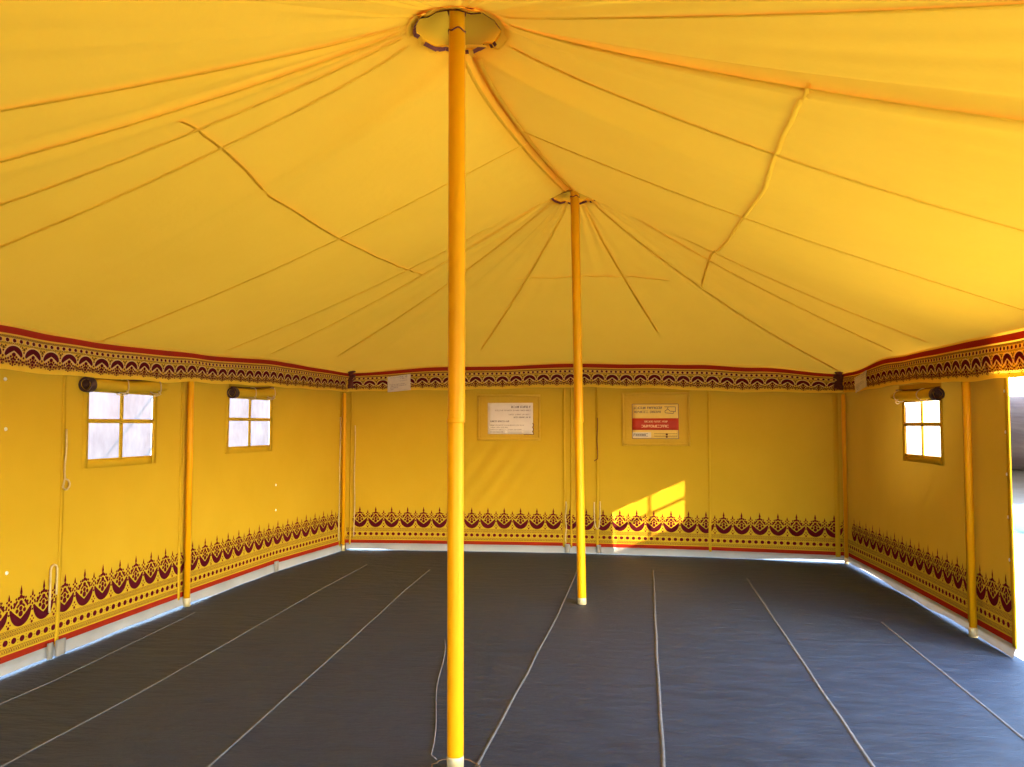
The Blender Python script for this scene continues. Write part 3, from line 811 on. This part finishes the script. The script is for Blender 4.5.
# ------------------------------------------------------------------ cords on the walls and floor
def cord(name, pts, label, r=.0045, mat='cord', group='tie cords hanging on the tent walls', cat='cord'):
    mb = MB(); mb.tube(pts, r, 6); o = obj(name, mb, M[mat]); tag(o, label, cat, group); return o
def loop(path, s, z0, z1, w, off=.016, n=24, lean=0.):
    pts = []
    for k in range(n+1):
        t = k/n
        if t < .42: a = t/.42; pts.append((s-w+lean*a, z0+(z1-z0-w)*a))
        elif t < .58: a = (t-.42)/.16*PI; pts.append((s-w*math.cos(a)+lean, z1-w+w*math.sin(a)))
        else: a = (t-.58)/.42; pts.append((s+w+lean*(1-a), z1-w-(z1-z0-w)*.62*a))
    return [path.at(a, b, off) for a, b in pts]
cord('tie_cord', loop(WL, 4.262, .30, .60, .030, .018), 'beige cord loop standing over the lower border at the left wall joint', .0065)
cord('tie_cord', [WL.at(4.345+.014*math.sin(i*.75)*(i/9), 1.475-.040*i, .016) for i in range(9)]+[WL.at(4.352+.035*math.cos(2.6-i*.7), 1.11-.035*math.sin(i*.7+.5), .018) for i in range(7)], 'knotted beige cord hanging high on the left wall before its nearer window', .006)
cord('tie_cord', [WB.at(3.048+.004*math.sin(i), 1.59-.055*i, .014) for i in range(9)]+[WB.at(3.03+.02*math.cos(i), 1.11-.01*i, .016) for i in range(4)], 'thin cord hanging high on the back wall just right of far pole', .0055, 'brown')
cord('tie_cord', [WB.at(2.0*0+3.043+dx, z, .016) for dx, z in ((-.034, .60), (-.036, .50), (-.034, .40), (-.022, .31), (0, .285), (.022, .31), (.032, .40), (.034, .50), (.034, .61))], 'brown cord loop over the printed border right of the far pole foot', .0075, 'cord')
cord('tie_cord', [WB.at(2.672+.006*math.sin(i*.9), .60-.035*i, .016+.003*(i % 2)) for i in range(15)], 'pale cord hanging over the printed border just left of the far pole', .008)
cord('tie_cord', [WR.at(3.035+.004*math.sin(i), 1.45-.042*i, .014) for i in range(9)], 'short dark cord hanging beside the right side pole', .005, 'brown')
cord('corner_cord', [WL.at(WL.L-.205+.006*math.sin(i*.8), 1.6-.098*i, .018) for i in range(16)], 'pale cord running down the left wall close to the back corner', .006)
cord('corner_cord', [WB.at(.105+.004*math.sin(i*.8), 1.5-.096*i, .018) for i in range(15)], 'pale cord running down the back wall close to the left corner', .006)
M['dull'] = plain('dull_brown_cord', (.20, .13, .08, 1), .85, .1, 0, (.15, .10, .06, 1), 30)
M['grey_cord'] = plain('grey_cord', (.25, .235, .24, 1), .85, .1, 0, (.18, .17, .175, 1), 30)
cord('loose_cord', [(-1.345+.40*t+.012*math.sin(t*9), 5.69-1.97*t, .004) for t in [i/14 for i in range(15)]]+[(-.925, 3.70, .004), (-.905, 3.675, .004)], 'thin pale cord lying on the mat left of near pole', .0026, 'grey_cord', None)
cord('frayed_loop', [(NEAR.x+(.105+.006*math.sin(k*2.3))*math.cos(2*PI*k/30), NEAR.y+.085*math.sin(2*PI*k/30), .005+.003*math.sin(k*1.3)) for k in range(29)], 'frayed brown loop lying around the foot of the near pole', .003, 'dull', None)

# ------------------------------------------------------------------ floor
mb = MB()
inner = [(-3.80, -2.5)]+[(x-.03, y) for x, y in WLp[1:-1]]+[(-3.535, 9.67)]+[(x, y+.02) for x, y in WBp[1:-1]]+[(2.275, 9.52)]+[(x+.02, y) for x, y in WRp[1:4]]+[(2.44, 5.0), (2.45, -2.5)]
top = [mb.vert((x, y, 0)) for x, y in inner]; bot = [mb.vert((x, y, -.012)) for x, y in inner]
mb.face(top[::-1]); mb.face(bot)
for i in range(len(top)): j = (i+1) % len(top); mb.face((top[i], top[j], bot[j], bot[i]))
floor = struct(obj('floor', mb, M['floor']))
def mat_seam(pts, w=.016):
    mb = MB(); P = []
    for (x0, y0), (x1, y1) in zip(pts, pts[1:]):
        n = max(2, int(math.hypot(x1-x0, y1-y0)/.10))
        P += [(x0+(x1-x0)*i/n, y0+(y1-y0)*i/n) for i in range(n)]
    P.append(pts[-1]); rows = [[], [], [], []]
    for i, (x, y) in enumerate(P):
        wob = .006*noise.noise(Vector((x*3, y*1.7, 1.)))
        for k, (o, h) in enumerate(((-.5, .0006), (-.25, .005), (.25, .005), (.5, .0006))): rows[k].append((x+wob+o*w, y, h))
    mb.grid(rows); obj('mat_seam', mb, M['seam'], floor)
for pts, w in (([(-3.44, -1), (-3.40, 4.46), (-3.52, 6.2)], .008), ([(-2.78, -1), (-2.78, 4.5), (-2.88, 7.3), (-2.9, 8.6)], .013), ([(-1.85, -1), (-1.88, 3.45), (-2.0, 5.6), (-2.11, 7.4), (-2.15, 8.4)], .015),
               ([(-.72, -1), (-.711, 3.7), (-.64, 6.5), (-.63, 8.6)], .017), ([(.08, -1), (.098, 3.75), (.143, 8.7)], .019), ([(1.0, -1), (1.011, 3.9), (1.04, 7.6), (1.05, 8.4)], .019), ([(1.80, -1), (1.811, 4.3), (1.83, 6.7)], .017)):
    mat_seam(pts, w)
mb = MB(); mb.box((2.40, -2.5, -.012), (2.47, 5.6, .03)); 

# ------------------------------------------------------------------ outdoors
mb = MB(); n = 40
mb.grid([[(-60+120*i/n, -40+120*j/n, -.02+.01*noise.noise(Vector((i*.7, j*.7, 0)))) for i in range(n+1)] for j in range(n+1)])
struct(obj('ground', mb, M['sand']))
def slope(name, pts, h, w, seed):
    """a low scrubby bank running along pts"""
    mb = MB(); rows = []
    P = [Vector((x, y, 0)) for x, y in pts]
    K = 60
    for i in range(K+1):
        t = i/K*(len(P)-1); k = min(int(t), len(P)-2); a = P[k]+(P[k+1]-P[k])*(t-k); T = (P[k+1]-P[k]).normalized(); N = Vector((T.y, -T.x, 0))
        row = []
        for j in range(13):
            u = j/12; z = h*(1-math.cos(PI*min(1, u*1.25)))/2*(1+.3*noise.noise(Vector((i*.22, seed, u*2))))
            p = a+N*(u*w); row.append((p.x, p.y, z-.05))
        rows.append(row)
    mb.grid(rows); return struct(obj(name, mb, M['hill']))
slope('bank_right', [(7.0, 62), (12.0, 34), (20, 16), (34, 4)], 2.0, 14, 2.)
slope('bank_left', [(-34, -4), (-20, 12), (-14, 34), (-12, 60)], 5.5, -16, 7.)
def shrub(x, y, h, seed, label):
    r = random.Random(seed); mb = MB()
    def grow(p, d, L, rad, lev):
        q = p+d*L; m = (p+q)/2+Vector((r.uniform(-.1, .1), r.uniform(-.1, .1), 0))*L
        mb.tube([p, m, q], [rad, rad*.8, rad*.55], 5)
        if lev == 0: return
        for _ in range(4):
            dd = (d+Vector((r.uniform(-.9, .9), r.uniform(-.9, .9), r.uniform(-.1, .6)))).normalized(); grow(q, dd, L*.68, rad*.55, lev-1)
    for _ in range(5): grow(Vector((x+r.uniform(-.1, .1), y+r.uniform(-.1, .1), -.03)), Vector((r.uniform(-.5, .5), r.uniform(-.5, .5), 1)).normalized(), h*.36, .022, 3)
    return tag(obj('bare_shrub', mb, M['twig']), label, 'shrub')
shrub(9.3, 17.5, 2.3, 2, 'bare grey-brown shrub outside, seen through the opening at right')
# ropes outside the left windows and by the opening
def guy(a, b, label, mat, r=.009):
    mb = MB(); A = Vector(a); B = Vector(b); mb.tube([A+(B-A)*t-Vector((0, 0, .04*math.sin(PI*t))) for t in [i/10 for i in range(11)]], r, 6)
    tag(obj('guy_rope', mb, M[mat]), label, 'rope', 'guy ropes outside the tent')
guy((-3.92, 6.55, 2.02), (-5.4, 6.1, -.02), 'slanting guy rope seen through the nearer left window, crossing its middle', 'rope_dark')
guy((-3.95, 7.0, 2.02), (-5.3, 6.9, -.02), 'slanting guy rope near the far edge of the nearer left window', 'rope_dark', .010)
guy((2.62, 5.95, 2.0), (4.6, 7.4, -.02), 'pale guy rope slanting to the ground outside the right opening', 'rope', .010)
mb = MB(); rows = []
for i in range(13):
    row = []
    for j in range(20):
        g = 2*PI*j/20; ph = PI*i/12; rr = 1+.22*noise.noise(Vector((math.cos(g)*1.5, math.sin(g)*1.5, i*.35)))
        row.append((5.62+.55*math.sin(ph)*math.cos(g)*rr, 12.6+.5*math.sin(ph)*math.sin(g)*rr, .20-.22*math.cos(ph)*rr))
    rows.append(row)
mb.grid(rows, 0, True, True); tag(obj('blue_bundle', mb, M['blue']), 'pale blue bundle lying on bright ground outside the right opening', 'bundle')
# ------------------------------------------------------------------ light
w = bpy.data.worlds.new('sky'); SC.world = w; w.use_nodes = True; nt = w.node_tree; nt.nodes.clear()
o_ = nt.nodes.new('ShaderNodeOutputWorld'); bg = nt.nodes.new('ShaderNodeBackground'); sk = nt.nodes.new('ShaderNodeTexSky')
sk.sky_type = 'NISHITA'; sk.sun_disc = False; sk.sun_elevation = math.radians(30); sk.sun_rotation = math.radians(136); sk.air_density = 1.1; sk.dust_density = .8; sk.ozone_density = 1.
bg.inputs['Strength'].default_value = SKY
nt.links.new(sk.outputs[0], bg.inputs[0]); nt.links.new(bg.outputs[0], o_.inputs[0])
# narrow spot lamps stand in for the low sun, first on the right window
ray = Vector((-.6556, .6917, -.303)).normalized(); D = 60.
def sun_standin_spot(aim, radius, k=1.):
    sd = bpy.data.lights.new('sun_standin_spot', 'SPOT'); so = bpy.data.objects.new('sun_standin_spot', sd); COL.objects.link(so)
    so.location = Vector(aim)-ray*D; so.rotation_euler = ray.to_track_quat('-Z', 'Y').to_euler()
    sd.spot_size = 2*math.atan(radius/D); sd.spot_blend = .05; sd.shadow_soft_size = .28; sd.color = (1, .88, .70)
    sd.energy = 4*PI*PI*D*D*SUN*k
sun_standin_spot((2.37, 7.48, 1.48), .56)
# added spots on the ground outside, to bounce light up under the roof
sun_standin_spot((7.0, -.6, 0), 1.7, GB)
sun_standin_spot((7.4, 3.6, 0), 1.7, GB)
sun_standin_spot((3.6, -5.2, 0), 1.5, GB)
sun_standin_spot((-.4, -5.4, 0), 1.5, GB)

# ------------------------------------------------------------------ camera
cd = bpy.data.cameras.new('camera'); cam = bpy.data.objects.new('camera', cd); COL.objects.link(cam)
cd.sensor_fit = 'HORIZONTAL'; cd.sensor_width = 36; cd.lens = 36*821.4/1024; cd.clip_start = .05; cd.clip_end = 500
cam.location = (0, 0, 1.5); cam.rotation_euler = (math.radians(90+2.92), 0, math.radians(8.69)); SC.camera = cam

vs = SC.view_settings; SC.display_settings.display_device = 'sRGB'
vs.view_transform = 'Standard'; vs.look = 'None'; vs.gamma = 1; vs.use_curve_mapping = False; vs.exposure = -1.33
cy = SC.cycles
cy.max_bounces = 12; cy.diffuse_bounces = 8; cy.glossy_bounces = 4; cy.transmission_bounces = 8; cy.transparent_max_bounces = 12
cy.use_denoising = True; cy.sample_clamp_indirect = 8
